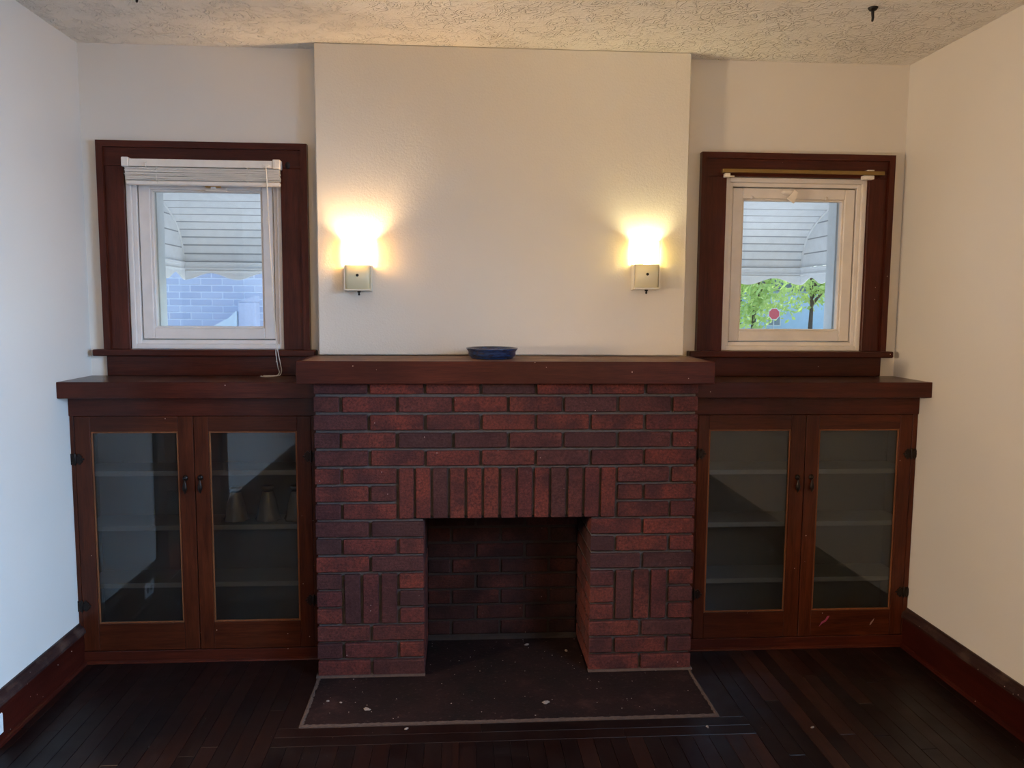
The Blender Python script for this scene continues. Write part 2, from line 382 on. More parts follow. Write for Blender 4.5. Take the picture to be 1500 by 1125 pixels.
struct(obj('wall_chimney_breast', MB().box(BXL, BXR, YB, -.0005, 1.267, H-.0005, .004), M['breast']))

# floor : boards run towards the fireplace, framed round the hearth
floor = struct(obj('floor', MB().box(XL, XR, YR, 0, -.12, -.014), M['subfloor']))
PW = .0575; HX0, HX1, HY = -.757, .742, -.766
def plank(x0, x1, y0, y1):
    me = MB().box(0, x1-x0-.0010, 0, y1-y0-.0010, -.0125, 0, .0009).mesh('plank', M['floor'])
    obj('plank', me, None, floor, (x0, y0, random.uniform(-.0008, 0)))
ncol = int(math.ceil((XR-XL)/PW)); rnd = random.Random(3)
BW = .058
for i in range(ncol):
    x0 = XL+i*PW; x1 = min(x0+PW, XR)
    if x1-x0 < .01: continue
    top = -.215
    inner = x1 > HX0-BW and x0 < HX1+BW
    if inner: top = HY-2*BW
    y = top; first = True
    while y > YR+.05:
        L = rnd.uniform(.25, 1.3) if first else rnd.uniform(.9, 2.2)
        first = False
        y0 = max(y-L, YR)
        if y0-YR < .3: y0 = YR
        a, b_ = x0, x1
        plank(a, b_, y0, y); y = y0
# border boards round the hearth
xa = XL+PW*math.floor((HX0-BW-XL)/PW); xb = XL+PW*math.ceil((HX1+BW-XL)/PW)
for k in range(2):
    for (a, b_) in ((xa, -.12+.5*k), (-.12+.5*k, xb)): plank(a, b_, HY-BW*(k+1), HY-BW*k)
plank(xa, HX0, HY, -.21); plank(HX1, xb, HY, -.21)

M['base_red'] = wood('red_baseboard', (.028, .0045, .003), (.062, .010, .006), 'y', .3, .5, .05)
# baseboards
def baseboard(name, side, runs):
    x = XL if side < 0 else XR; d = -side
    def run(pts):
        mb = MB()
        for (a, b_) in runs: mb.prism(pts, 'y', a, b_)
        return mb
    o = struct(obj(name, run([(x, 0), (x+d*.018, 0), (x+d*.018, .132), (x, .132)]), M['trim_y']))
    for nm, pts, m_ in (('cap_moulding', [(x, .132), (x+d*.026, .132), (x+d*.026, .142), (x+d*.018, .156), (x+d*.008, .163), (x+d*.006, .172), (x, .173)], wood_cap), ('shoe_moulding', [(x+d*.018, .0), (x+d*.031, .0), (x+d*.029, .008), (x+d*.024, .0135), (x+d*.018, .016)], M['base_red'])):
        for (a, b_) in runs: obj(nm, MB().prism(pts, 'y', a, b_), m_, o)
    return o
wood_cap = wood('scuffed_cap', (.022, .010, .010), (.06, .028, .024), 'y', .4, .3, .2, .3, .18)
bl = baseboard('baseboard_left', -1, [(YR, DO[0]-.11), (DO[1]+.11, -.2135)]); br = baseboard('baseboard_right', 1, [(YR, -.2135)])
for o in (bl, br): o.data.materials[0] = M['base_red']
# cased doorway in the left wall and the hall behind it
d1 = struct(obj('door_1', MB().box(XL, XL+.02, DO[1], DO[1]+.11, .001, DO[3]+.11).box(XL, XL+.02, DO[0]-.11, DO[0], .001, DO[3]+.11).box(XL, XL+.02, DO[0], DO[1], DO[3], DO[3]+.11), M['trim_z']))
obj('jamb', MB().box(XL-.17, XL, DO[1]-.02, DO[1]-.0005, .001, DO[3]-.001).box(XL-.17, XL, DO[0]+.0005, DO[0]+.02, .001, DO[3]-.001).box(XL-.17, XL, DO[0]+.02, DO[1]-.02, DO[3]-.02, DO[3]-.001), M['trim_z'], d1)
obj('threshold', MB().box(XL-.175, XL+.004, DO[0]+.021, DO[1]-.021, .0025, .012, .003), M['trim_y'], d1)
HL = XL-TH
struct(obj('floor_hall', MB().box(HL-1.6, XL-.0005, -3.3, -.4, -.12, -.002), M['hall_floor']))
struct(obj('ceiling_hall', MB().box(HL-1.6, HL-.0005, -3.3, -.4, H, H+.19), M['ceiling']))
struct(obj('wall_hall_left', MB().box(HL-1.77, HL-1.6, -3.47, -.23, -.12, H+.19), M['hall']))
struct(obj('wall_hall_back', MB().box(HL-1.6, HL-.0005, -.4, -.23, -.12, H+.19), M['hall']))
struct(obj('wall_hall_rear', MB().box(HL-1.6, HL-.0005, -3.47, -3.3, -.12, H+.19), M['hall']))

# ------------------------------------------------------------------ windows of the alcoves
def rect_frame(mb, x0, x1, z0, z1, t, y0, y1, tb=None, tt=None, c=.0015):
    tb = t if tb is None else tb; tt = t if tt is None else tt
    mb.box(x0, x0+t, y0, y1, z0, z1, c); mb.box(x1-t, x1, y0, y1, z0, z1, c)
    mb.box(x0+t, x1-t, y0, y1, z0, z0+tb, c); mb.box(x0+t, x1-t, y0, y1, z1-tt, z1, c); return mb
def window(name, op, ox0, ox1, st, ap, gl, right):
    x0, x1, z0, z1 = op
    root = struct(obj(name, rect_frame(MB(), x0+.001, x1-.001, z0+.001, z1-.001, .020, -.004, .085), M['vinyl']))
    # stepped vinyl frame, sash, panes
    obj('frame_step', rect_frame(MB(), x0+.021, x1-.021, z0+.021, z1-.021, .017, .010, .085), M['vinyl'], root)
    sx0, sx1, sz0, sz1 = x0+.042, x1-.042, z0+.042, z1-.042
    sash = obj('sash', rect_frame(MB(), sx0, sx1, sz0, sz1, gl, .018, .068, c=.003), M['vinyl'], root)
    obj('glazing_stop', rect_frame(MB(), sx0+gl, sx1-gl, sz0+gl, sz1-gl, .008, .028, .06), M['vinyl'], sash)
    obj('glass_pane', MB().box(sx0+gl+.001, sx1-gl-.001, .048, .052, sz0+gl+.001, sz1-gl-.001), M['pane'], sash)
    obj('outer_jamb', rect_frame(MB(), x0+.001, x1-.001, z0+.001, z1-.001, .090, .087, .168, .05, .05), M['vinyl_out'], root)
    # wood casing
    yc = -.020; yb = -.034
    hx0, hx1 = x0, x1; zt = ox1[1]
    xo0, xo1 = ox0
    obj('side_casing', MB().box(xo0+.012, hx0, yc, -.0005, z0, z1, .0015), M['trim_z'], root)
    obj('side_casing', MB().box(hx1, xo1-.012, yc, -.0005, z0, z1, .0015), M['trim_z'], root)
    obj('head_casing', MB().box(xo0+.012, xo1-.012, yc-.001, -.0005, z1, zt-.012, .0015), M['trim_x'], root)
    bw = .026
    obj('back_band', MB().prism([(xo0, z0), (xo0+bw, z0), (xo0+bw, zt-bw), (xo0, zt)], 'y', yb, -.0005), M['trim_z'], root)
    obj('back_band', MB().prism([(xo1, z0), (xo1-bw, z0), (xo1-bw, zt-bw), (xo1, zt)], 'y', yb, -.0005), M['trim_z'], root)
    obj('back_band', MB().prism([(xo0, zt), (xo0+bw, zt-bw), (xo1-bw, zt-bw), (xo1, zt)], 'y', yb, -.0005), M['trim_x'], root)
    obj('stool', MB().box(st[0], st[1], -.052, -.0005, z0-.028, z0-.0005, .004), M['trim_x'], root)
    obj('apron', MB().box(ap[0], ap[1], -.020, -.0005, 1.1725, z0-.0285, .002), M['trim_x'], root)
    return root
w1 = window('window_1', OPL, (sx(-1.69, -.02), sx(-.835, -.02)), (0, 2.140), (-1.722, -.806), (-1.678, -.80), .046, False)
w2 = window('window_2', OPR, (sx(.848, -.02), sx(1.712, -.02)), (0, 2.140), (.806, 1.728), (.83, 1.688), .046, True)
# dark filled holes on the left window's casing
for (x, z) in ((-1.573, 2.052), (-.912, 2.053)):
    obj('plugged_hole', MB().lathe([(.0, -.0245), (.009, -.024), (.0105, -.019)], (x, 0, z), 14, 'y', 1, 1.5), M['plug'], w1)
# latches
obj('latch', MB().box(-1.258, -1.196, -.002, .0175, 1.961, 1.975, .002), M['gold'], w1)
obj('latch_lever', MB().box(-1.254, -1.166, -.010, -.003, 1.943, 1.952, .002).box(-1.172, -1.166, -.010, -.003, 1.952, 1.957).box(-1.232, -1.214, -.008, .010, 1.950, 1.962), M['blind'], w1)
lt = obj('latch', MB().lathe([(.0, -.008), (.018, -.006), (.034, .004), (.036, .0175)], (1.25, 0, 1.982), 18, 'y', 1, .42), M['vinyl'], w2)
obj('latch_lever', MB().prism([(1.262, 1.988), (1.278, 1.978), (1.262, 1.93), (1.232, 1.952)], 'y', -.014, -.004), M['blind'], w2)
for x in (1.085, 1.42): obj('screw_cap', MB().lathe([(0, -.0015), (.007, -.001), (.0085, .004)], (x, .016, 1.958), 12, 'y'), M['vinyl'], w2)
# the daylight window in the right wall, behind the camera's view
y0, y1, z0, z1 = W3
w3 = struct(obj('window_3', MB().box(XR+.001, XR+.11, y0+.001, y0+.05, z0+.001, z1-.001).box(XR+.001, XR+.11, y1-.05, y1-.001, z0+.001, z1-.001)
     .box(XR+.001, XR+.11, y0+.05, y1-.05, z0+.001, z0+.05).box(XR+.001, XR+.11, y0+.05, y1-.05, z1-.05, z1-.001).box(XR+.03, XR+.08, (y0+y1)/2-.03, (y0+y1)/2+.03, z0+.05, z1-.05), M['vinyl']))
obj('glass_pane', MB().box(XR+.05, XR+.054, y0+.05, (y0+y1)/2-.03, z0+.05, z1-.05), M['pane'], w3)
obj('glass_pane', MB().box(XR+.05, XR+.054, (y0+y1)/2+.03, y1-.05, z0+.05, z1-.05), M['pane'], w3)
obj('casing', MB().box(XR-.02, XR-.0005, y0-.11, y0, z0-.1, z1+.11).box(XR-.02, XR-.0005, y1, y1+.11, z0-.1, z1+.11).box(XR-.02, XR-.0005, y0, y1, z1, z1+.11).box(XR-.02, XR-.0005, y0, y1, z0-.1, z0-.03), M['trim_z'], w3)
obj('stool', MB().box(XR-.05, XR-.0005, y0-.1, y1+.1, z0-.03, z0-.001), M['trim_y'], w3)

# ------------------------------------------------------------------ fireplace
P, C, ZB, J = .216, .0703, .0100, .0115
X0 = -3.5*P; YF = -.3936
fire = tag(empty('fireplace', (0, YF, 0)), 'red brick fireplace with soldier-course lintel and sooty open firebox', 'fireplace')
FX0, FX1 = X0+2*P-J, X0+5*P            # opening
ZO = ZB+9*C-J*.3
FBY = -.046                             # firebox back
def child(name, mb, m, parent=fire):
    o = obj(name, mb, m, parent); o.matrix_parent_inverse = Matrix.Translation(-Vector(parent.location)); return o
rec = .0165
core = MB()
core.box(X0+.006, FX0-.006, YF+rec, -.003, 0.001, 1.1775); core.box(FX1+.006, -X0-J-.006, YF+rec, -.003, 0.001, 1.1775)
core.box(FX0-.006, FX1+.006, YF+rec, -.27, ZO+.012, 1.1775)
child('mortar', core, M['mortar'])
child('back_mortar', MB().box(FX0-.005, FX1+.005, FBY+.009, -.003, 0.001, 1.1775), M['soot_mortar'])
child('throat', MB().box(FX0-.005, FX1+.005, -.27, FBY+rec-.001, .80, .82), M['soot_mortar'])
child('lintel_bar', MB().box(FX0-.07, FX1+.07, YF+.012, YF+.095, ZO+.0015, ZO+.0095), M['black'])
for (a, b_) in ((X0-.006, FX0+.002), (FX1-.002, -X0-J+.006)):
    child('mortar_foot', MB().prism([(YF-.010, .0045), (YF-.004, .011), (YF+.012, .014), (YF+.012, .0045)], 'x', a, b_), M['hearth_edge'])
bm_cache = {}
rb = random.Random(11)
def brick(x, y, z, lx, ly, lz, m='brick', jit=.0022):
    key = (round(lx, 4), round(ly, 4), round(lz, 4), m)
    if key not in bm_cache: bm_cache[key] = MB().box(-lx/2, lx/2, -ly/2, ly/2, -lz/2, lz/2, .0032).mesh('brick', M[m])
    o = obj('brick', bm_cache[key], None, fire)
    o.location = (x+rb.uniform(-.0012, .0012), y-YF+rb.uniform(-jit, jit), z+rb.uniform(-.0008, .0008))
    o.rotation_euler = (rb.uniform(-.006, .006), rb.uniform(-.006, .006), rb.uniform(-.006, .006)); return o
BD = .095; BH = C-J; yc = YF+BD/2
def face(r, xs, n=1.0):                 # stretcher or half brick in course r (1 = under the mantel)
    L = n*P-J; z0 = ZB+(17-r)*C; h = BH
    if r == 1: h = 1.1765-z0
    brick(xs+L/2, yc, z0+h/2, L, BD, h)
def soldier(r, xc, wdt): # three courses high, bottom course r
    h = 3*C-J; brick(xc, yc, ZB+(17-r)*C+h/2, wdt, BD, h)
for r in range(1, 6):
    if r % 2: [face(r, X0+k*P) for k in range(7)]
    else:
        face(r, X0, .5); [face(r, X0+(k+.5)*P) for k in range(6)]; face(r, X0+6.5*P, .5)
for r, pat in ((6, (.5, 1)), (7, (1, .5)), (8, (.5, 1))):
    x = X0
    for q in pat: face(r, x, q); x += q*P
    x = X0+5.5*P
    for q in pat[::-1]: face(r, x, q); x += q*P
sp = 4*P/13
for k in range(13): soldier(8, X0+1.5*P-J/2+sp*(k+.5), sp-J*.9)
for xs in (X0, X0+5*P):
    for r in (9, 11, 15, 17): face(r, xs); face(r, xs+P)
    for r in (10, 16): face(r, xs, .5); face(r, xs+.5*P); face(r, xs+1.5*P, .5)
    for r in (12, 13, 14): face(r, xs, .5); face(r, xs+1.5*P, .5)
    for k in range(3): soldier(14, xs+.5*P-J/2+(P/3)*(k+.5), P/3-J)
# firebox lining
wb = FX1-FX0
for r in range(11):
    z = ZB+.012+r*C+BH/2
    y = FBY+.018
    x = FX0
    pat = [1, 1, 1.1] if r % 2 else [.5, 1, 1, .6]
    for q in pat:
        L = min(q*P-J, FX1-x)
        if L > .02: brick(x+L/2, y, z, L, .035, BH, 'fire_brick', .001)
        x += q*P
    for s_, xe in ((-1, FX0), (1, FX1)):
        ys = YF+BD+J; ye = FBY-.002; segs = [(ys, ys+.204), (ys+.2155, ye)] if r % 2 == 0 else [(ys, ys+.1), (ys+.112, ye)]
        for (a, b_) in segs: brick(xe+s_*.03, (a+b_)/2, z-.012, .06, b_-a, BH, 'fire_brick' if r > 5 else 'brick', .0)
child('ash_ledge', MB().prism([(FBY-.022, .005), (FBY-.014, .014), (FBY+.002, .021), (FBY+.002, .005)], 'x', FX0, FX1), M['soot_mortar'])
# hearth, flush with the floor and running into the firebox
hearth = tag(empty('hearth', (0, HY, 0)), 'dark stained cement hearth in front of the brick fireplace', 'hearth')
child('slab', MB().box(HX0+.014, HX1-.014, HY+.014, YF+.016, -.0135, .0035, .001).box(FX0+.002, FX1-.002, YF+.016, FBY-.001, -.0135, .0035), M['hearth'], hearth)
edge = MB()
def rough_strip(x0, y0, x1, y1, wd, n):
    rs = random.Random(int(abs(x0*1000)+abs(y1*1000))); L = math.hypot(x1-x0, y1-y0); tx, ty = (x1-x0)/L, (y1-y0)/L; nx, ny = -ty, tx
    vs = []; fs = []
    for i in range(n+1):
        t = i/n*L; a = rs.uniform(-.001, .0); b_ = wd+rs.uniform(-.004, .003); z = .0045+rs.uniform(0, .002)
        vs += [(x0+tx*t+nx*a, y0+ty*t+ny*a, -.013), (x0+tx*t+nx*a, y0+ty*t+ny*a, z*.8), (x0+tx*t+nx*wd/2, y0+ty*t+ny*wd/2, z), (x0+tx*t+nx*b_, y0+ty*t+ny*b_, .003)]
    for i in range(n):
        for k in range(3): fs.append((i*4+k, i*4+4+k, i*4+5+k, i*4+1+k))
    edge.add(vs, fs)
rough_strip(HX0, HY, HX1, HY, .018, 120); rough_strip(HX1, HY, HX1, YF, .013, 40); rough_strip(HX0, YF, HX0, HY, .013, 40)
child('cement_edge', edge, M['hearth_edge'], hearth)

# mantel shelf
MX0, MX1, MY, MZ0, MZ1 = -.8105, .7955, -.4379, 1.178, 1.265
man = tag(empty('mantel_shelf', (0, MY, MZ0)), 'thick reddish mahogany mantel shelf on top of the brick fireplace', 'mantel')
child('front_board', MB().box(MX0, MX1, MY, MY+.022, MZ0, MZ1, .0025), M['mantel'], man)
child('side_board', MB().box(MX0, MX0+.022, MY+.0225, YB-.0005, MZ0, MZ1, .002), M['trim_y'], man)
child('side_board', MB().box(MX1-.022, MX1, MY+.0225, YB-.0005, MZ0, MZ1, .002), M['trim_y'], man)
child('top_board', MB().box(MX0+.0225, MX1-.0225, MY+.0225, YB-.0005, MZ1-.022, MZ1-.0005), M['mantel_top'], man)
child('bottom_board', MB().box(MX0+.0225, MX1-.0225, MY+.0225, YB-.0005, MZ0+.0005, MZ0+.02), M['trim_x'], man)

# ------------------------------------------------------------------ cabinets
CY, CTY = -.2131, -.3028
def hinge(parent, x, z):
    half = [(0, .017), (.006, .0165), (.010, .023), (.017, .0215), (.019, .015), (.025, .0135), (.026, .0075), (.022, .0055), (.031, .004), (.0335, 0)]
    half = half+[(a, -b_) for a, b_ in half[::-1][1:]]
    mb = MB()
    for s_ in (-1, 1):
        mb.prism([(x+s_*(a+.0025), z+b_) for a, b_ in half], 'y', CY-.0265+.023, CY-.0005)
        for (a, b_) in ((.012, .014), (.012, -.014), (.024, 0)): mb.lathe([(0, -.0055), (.003, -.005), (.0035, -.003)], (x+s_*a, CY, z+b_), 8, 'y')
    mb.lathe([(0, -.026), (.003, -.024), (.0045, -.020), (.0045, .020), (.003, .024), (0, .026)], (x, CY-.004, z), 10, 'z')
    return child('hinge', mb, M['bronze'], parent)
def pull(parent, x, z):
    mb = MB(); y = CY
    mb.lathe([(.0, -.010), (.007, -.009), (.0105, -.004), (.0105, -.0)], (x, y, z+.026), 14, 'y', 1, 1.2)
    mb.lathe([(0, .0), (.005, .003), (.006, .008), (.004, .013), (0, .016)], (x, y-.012, z+.020), 10, 'z')
    mb.lathe([(0, .020), (.0035, .017), (.0055, .006), (.010, -.012), (.0085, -.022), (.004, -.030), (.002, -.036), (0, -.040)], (x, y-.012, z), 12, 'z', 1, .8)
    return child('handle', mb, M['bronze'], parent)
CABS = {}
def cabinet(x0, x1, doors, shelves, fas0, label, hz, hng):
    t = tag(empty('built_in_cabinet', ((x0+x1)/2, CY, 0)), label, 'cabinet', 'built-in cabinets beside the fireplace')
    zt = 1.1075
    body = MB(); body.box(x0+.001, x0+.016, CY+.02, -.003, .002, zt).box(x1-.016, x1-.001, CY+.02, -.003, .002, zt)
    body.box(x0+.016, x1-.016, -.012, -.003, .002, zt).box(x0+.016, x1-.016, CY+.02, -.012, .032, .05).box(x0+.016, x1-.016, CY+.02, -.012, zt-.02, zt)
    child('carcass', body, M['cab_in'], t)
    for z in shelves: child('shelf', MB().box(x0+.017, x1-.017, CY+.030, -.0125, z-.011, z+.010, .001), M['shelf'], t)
    d0, d1 = doors[0][0], doors[-1][1]
    child('stile', MB().box(x0+.001, d0-.001, CY, CY+.0195, .055, 1.027, .001), M['wood_z'], t)
    child('stile', MB().box(d1+.001, x1-.001, CY, CY+.0195, .055, 1.027, .001), M['wood_z'], t)
    child('frieze_board', MB().box(x0+.001, x1-.001, CY-.006, CY+.0195, 1.0275, zt, .0015), M['trim_x'], t)
    child('base_rail', MB().box(x0+.001, x1-.001, CY-.003, CY+.0195, .002, .0505, .0015), M['trim_x'], t)
    child('shoe_moulding', MB().prism([(CY-.003, .001), (CY-.013, .001), (CY-.0115, .007), (CY-.003, .011)], 'x', x0+.02, x1-.02), M['trim_x'], t)
    for i, (a, b_, g0, g1) in enumerate(doors):
        z0, z1, gz0, gz1 = .053, 1.0255, .166, .964
        d = child('door', MB().box(a, g0, CY, CY+.0195, z0, z1, .0018).box(g1, b_, CY, CY+.0195, z0, z1, .0018), M['wood_z'], t)
        def sub(name, mb, m):
            o = child(name, mb, m, t); o.parent = d; o.matrix_parent_inverse = d.matrix_parent_inverse.inverted() @ Matrix.Identity(4); o.matrix_parent_inverse = Matrix.Identity(4); return o
        sub('top_rail', MB().box(g0, g1, CY, CY+.0195, gz1, z1, .0012), M['wood_x'])
        sub('bottom_rail', MB().box(g0, g1, CY, CY+.0195, z0, gz0, .0012), M['wood_x'])
        sub('glazing_bead', rect_frame(MB(), g0+.0005, g1-.0005, gz0+.0005, gz1-.0005, .0065, CY+.003, CY+.0095, c=.001), M['bead'])
        sub('glass_pane', MB().box(g0+.001, g1-.001, CY+.0098, CY+.0122, gz0+.001, gz1-.001), M['cab_glass'])
        hx = a if i == 0 else b_
        for z in hng[i]: o = hinge(t, hx, z); o.parent = d; o.matrix_parent_inverse = Matrix.Identity(4)
        px, pz = hz[i]
        o = pull(t, px, pz); o.parent = d; o.matrix_parent_inverse = Matrix.Identity(4)
    return t
LX0, LX1 = XL, X0-.002; RX0, RX1 = -X0-J+.003, XR
cabL = cabinet(LX0, LX1, [(-1.733, -1.2695, -1.671, -1.329), (-1.2665, -.800, -1.209, -.857)], (.787, .559, .317), 0,
               'built-in mahogany cabinet whose glass doors show old frosted lamp shades on a shelf', ((-1.305, .747), (-1.245, .749)), ((.853, .245), (.859, .255)))
cabR = cabinet(RX0, RX1, [(.806, 1.2690, .852, 1.206), (1.272, 1.737, 1.328, 1.682)], (.776, .546, .297), 0,
               'built-in mahogany cabinet with empty shelves behind glass doors, under the window with the brass rod', ((1.240, .731), (1.301, .732)), ((.861, .25), (.856, .245)))
# crayon smear and scuff on the right cabinet's lower rail
child('smear', MB().prism([(1.365, .095), (1.378, .108), (1.395, .118), (1.404, .130), (1.410, .143), (1.400, .141), (1.392, .126), (1.376, .116)], 'y', CY-.0008, CY+.001), M['red_wax'], cabR)
child('scuff', MB().prism([(1.592, .098), (1.597, .110), (1.612, .128), (1.609, .117), (1.598, .100)], 'y', CY-.0008, CY+.001), M['white_smear'], cabR)
def counter(x0, x1, label):
    t = tag(empty('cabinet_countertop', ((x0+x1)/2, CTY, 1.108)), label, 'countertop', 'wooden countertops over the cabinets')
    child('front_edge', MB().box(x0+.0005, x1-.0005, CTY, CTY+.020, 1.108, 1.172, .002), M['trim_x'], t)
    child('top_board', MB().box(x0+.0005, x1-.0005, CTY+.0205, -.0005, 1.149, 1.1715), M['counter_top'], t)
    child('under_board', MB().box(x0+.0005, x1-.0005, CTY+.0205, -.0005, 1.108, 1.1485), M['trim_x'], t)
counter(LX0, LX1, 'dark wooden countertop under the window with the rolled-up blind')
counter(RX0, RX1, 'dark wooden countertop under the window with the brass rod')

# old glass lamp shades in the left cabinet
zs = .559+.0102
def old_shade(x, y, s_, label):
    prof = [(.020, .146), (.026, .144), (.026, .136), (.021, .132), (.022, .122), (.029, .10), (.037, .07), (.042, .042), (.045, .020), (.052, .004), (.050, .000), (.043, .018), (.040, .042), (.034, .07), (.026, .10), (.019, .122), (.019, .14)]
    o = empty('glass_lamp_shade', (x, y, zs)); tag(o, label, 'lamp shade', 'old lamp shades on the cabinet shelf')
    body = obj('bell', MB().lathe([(r*s_, h*s_) for r, h in prof[4:16]], (0, 0, 0), 28, 'z', 1, 1, lambda a, h: .07*math.cos(8*a)*max(0, 1-h/.06)), M['old_glass'], o)
    obj('neck_ring', MB().lathe([(r*s_, h*s_) for r, h in prof[:4]]+[(.018*s_, .132*s_), (.018*s_, .146*s_), (.020*s_, .146*s_)], (0, 0, 0), 22), M['old_glass'], o)
old_shade(-1.137, -.105, .98, 'frosted bell lamp shade in the cabinet, closest to the door handles')
old_shade(-1.005, -.105, 1.0, 'frosted bell lamp shade between two others on the cabinet shelf')
old_shade(-.885, -.105, 1.0, 'frosted bell lamp shade in the cabinet, closest to the brick pier')

# ------------------------------------------------------------------ sconces
def sconce(x, z0, bulb, label):
    t = tag(empty('wall_sconce', (x, YB, z0)), label, 'wall lamp', 'lit sconces on the chimney breast')
    y = 0
    hs = MB().box(-.052, .052, -.006, -.0005, 0, .150, .002)
    hs.prism([(-.0005, 0), (-.050, .004), (-.050, .060), (-.050, .106), (-.0005, .108)], 'x', -.0555, -.0515)
    hs.prism([(-.0005, 0), (-.050, .004), (-.050, .060), (-.050, .106), (-.0005, .108)], 'x', .0515, .0555)
    hs.box(-.0515, .0515, -.048, -.006, .002, .007)
    obj('housing', hs, M['porcelain'], t)
    # bowed front: opaque cream plate below, milk glass slip shade above
    def bowed(z0_, z1_):
        n = 14; vs = []; fs = []
        for i in range(n+1):
            u = -1+2*i/n; xx = u*.0515; bow = -.052-.010*(1-u*u)
            if abs(u) > .93: bow = -.047
            for (yy, zz) in ((bow, z0_), (bow, z1_), (bow+.004, z1_), (bow+.004, z0_)): vs.append((xx, yy, zz))
        for i in range(n):
            for k in range(4): fs.append((i*4+k, i*4+4+k, i*4+4+(k+1) % 4, i*4+(k+1) % 4))
        return MB().add(vs, fs+[(0, 1, 2, 3), (n*4, n*4+3, n*4+2, n*4+1)], True)
    obj('front_plate', bowed(.010, .108), M['cream_plate'], t)
    obj('slip_shade', bowed(.1085, .206).box(-.0555, -.0520, -.0465, -.007, .1085, .206, .001).box(.0520, .0555, -.0465, -.007, .1085, .206, .001), M['shade'], t)
    obj('shade_lip', MB().box(-.052, .052, -.066, -.048, .003, .010, .002), M['porcelain'], t)
    obj('socket', MB().lathe([(0, .008), (.014, .008), (.014, .085), (.012, .10), (0, .10)], (0, -.036, 0), 14), M['porcelain'], t)
    obj('bulb', MB().lathe([(.0, .10), (.010, .102), (.014, .118), (.019, .138), (.0205, .152), (.018, .166), (.010, .176), (0, .179)], (0, -.038, 0), 18), bulb, t)
    obj('screw', MB().lathe([(0, -.0690), (.0045, -.068), (.006, -.064), (.006, -.055)], (0, 0, .066), 12, 'y'), M['black'], t)
    obj('switch', MB().lathe([(0, -.016), (.004, -.015), (.0045, -.009), (.003, -.006), (.003, .003)], (.003, -.034, 0), 10).lathe([(.0, -.004), (.007, -.004), (.007, .002)], (.003, -.034, 0), 12), M['black'], t)
    return t
sconce(-.614, 1.531, M['bulb_bright'], 'cream wall sconce with the glaring white bulb, beside the window with the blind')
sconce(.588, 1.546, M['bulb_dim'], 'cream wall sconce with the softer yellow glow, beside the window with the brass rod')

# ------------------------------------------------------------------ blue dish
pr = [(0, .0), (.083, .0), (.086, .004), (.088, .009), (.092, .010), (.0945, .013), (.0955, .026), (.0965, .030), (.1035, .038), (.1045, .043), (.101, .044), (.0925, .036), (.088, .012), (0, .008)]
tag(obj('shallow_dish', MB().lathe(pr, (0, 0, 0), 48), M['glaze'], None, (-.066, -.262, MZ1)), 'shallow round dark blue glazed dish on the mantel shelf', 'dish')

# ------------------------------------------------------------------ rolled-up blind of window 1
bt = tag(empty('window_blind', (-1.25, -.06, 1.96)), 'ivory mini blind raised to the top of the window above the lamp-shade cabinet', 'blind')
child('head_rail', MB().box(-1.541, -.966, -.060, -.026, 2.033, 2.063, .002), M['blind'], bt)
child('end_bracket', MB().box(-1.570, -1.5415, -.064, -.0212, 2.031, 2.069, .003), M['blind'], bt)
child('end_bracket', MB().box(-.9655, -.934, -.064, -.0212, 2.031, 2.069, .003).box(-.957, -.951, -.066, -.064, 2.036, 2.062), M['blind'], bt)
me_s = MB().prism([(-.0125, 0), (-.006, .0014), (.006, .0014), (.0125, 0), (.0125, .0033), (.006, .0045), (-.006, .0045), (-.0125, .0033)], 'x', -.309, .309).mesh('slat', M['blind'])
rs = random.Random(5)
for k in range(10):
    o = obj('slat', me_s, None, bt); o.location = (rs.uniform(-.002, .002)+.0035, .008+rs.uniform(-.0015, .0015), .0195+k*.0050); o.rotation_euler = (rs.uniform(-.03, .03), rs.uniform(-.0012, .0012), 0)
child('bottom_rail', MB().box(-1.557, -.937, -.060, -.034, 1.960, 1.977, .004), M['blind'], bt)
for x in (-1.43, -1.068):
    mb = MB(); rt = random.Random(int(-x*1000)); pts = []
    for i in range(34): pts.append((x+rt.uniform(-.011, .011), -.063+rt.uniform(-.003, .002), 1.972+i*.0019))
    mb.tube(pts, .0013, 5); mb.tube([(x, -.060, 1.962), (x, -.0605, 2.036)], .0012, 5)
    child('ladder_cord', mb, M['cord'], bt)
child('wand_hook', MB().tube(smooth_path([(-1.472, -.058, 2.05), (-1.472, -.068, 2.044), (-1.472, -.068, 2.034), (-1.472, -.060, 2.03)]), .003, 8), M['blind'], bt)
child('cord_lock', MB().box(-1.003, -.978, -.066, -.0605, 2.038, 2.047, .001), M['blind'], bt)
cp = smooth_path([(-.991, -.068, 2.042), (-.988, -.068, 1.95), (-.981, -.068, 1.70), (-.972, -.067, 1.48), (-.962, -.067, 1.32), (-.957, -.067, 1.27), (-.950, -.062, 1.225), (-.948, -.055, 1.196), (-.958, -.050, 1.1775), (-.985, -.060, 1.1738), (-1.015, -.070, 1.1738), (-1.035, -.055, 1.1738), (-1.036, -.035, 1.1738)], 6)
child('pull_cord', MB().tube(cp, .0016, 6), M['cord'], bt)
cp = smooth_path([(-.9905, -.0665, 2.042), (-.986, -.0665, 1.95), (-.980, -.0665, 1.70), (-.9735, -.066, 1.48), (-.966, -.066, 1.32), (-.967, -.066, 1.27), (-.962, -.060, 1.215), (-.958, -.050, 1.19), (-.972, -.040, 1.176), (-1.005, -.032, 1.1738), (-1.03, -.028, 1.1738), (-1.015, -.024, 1.1738), (-.975, -.026, 1.1738)], 6)
child('pull_cord', MB().tube(cp, .0016, 6), M['cord'], bt)
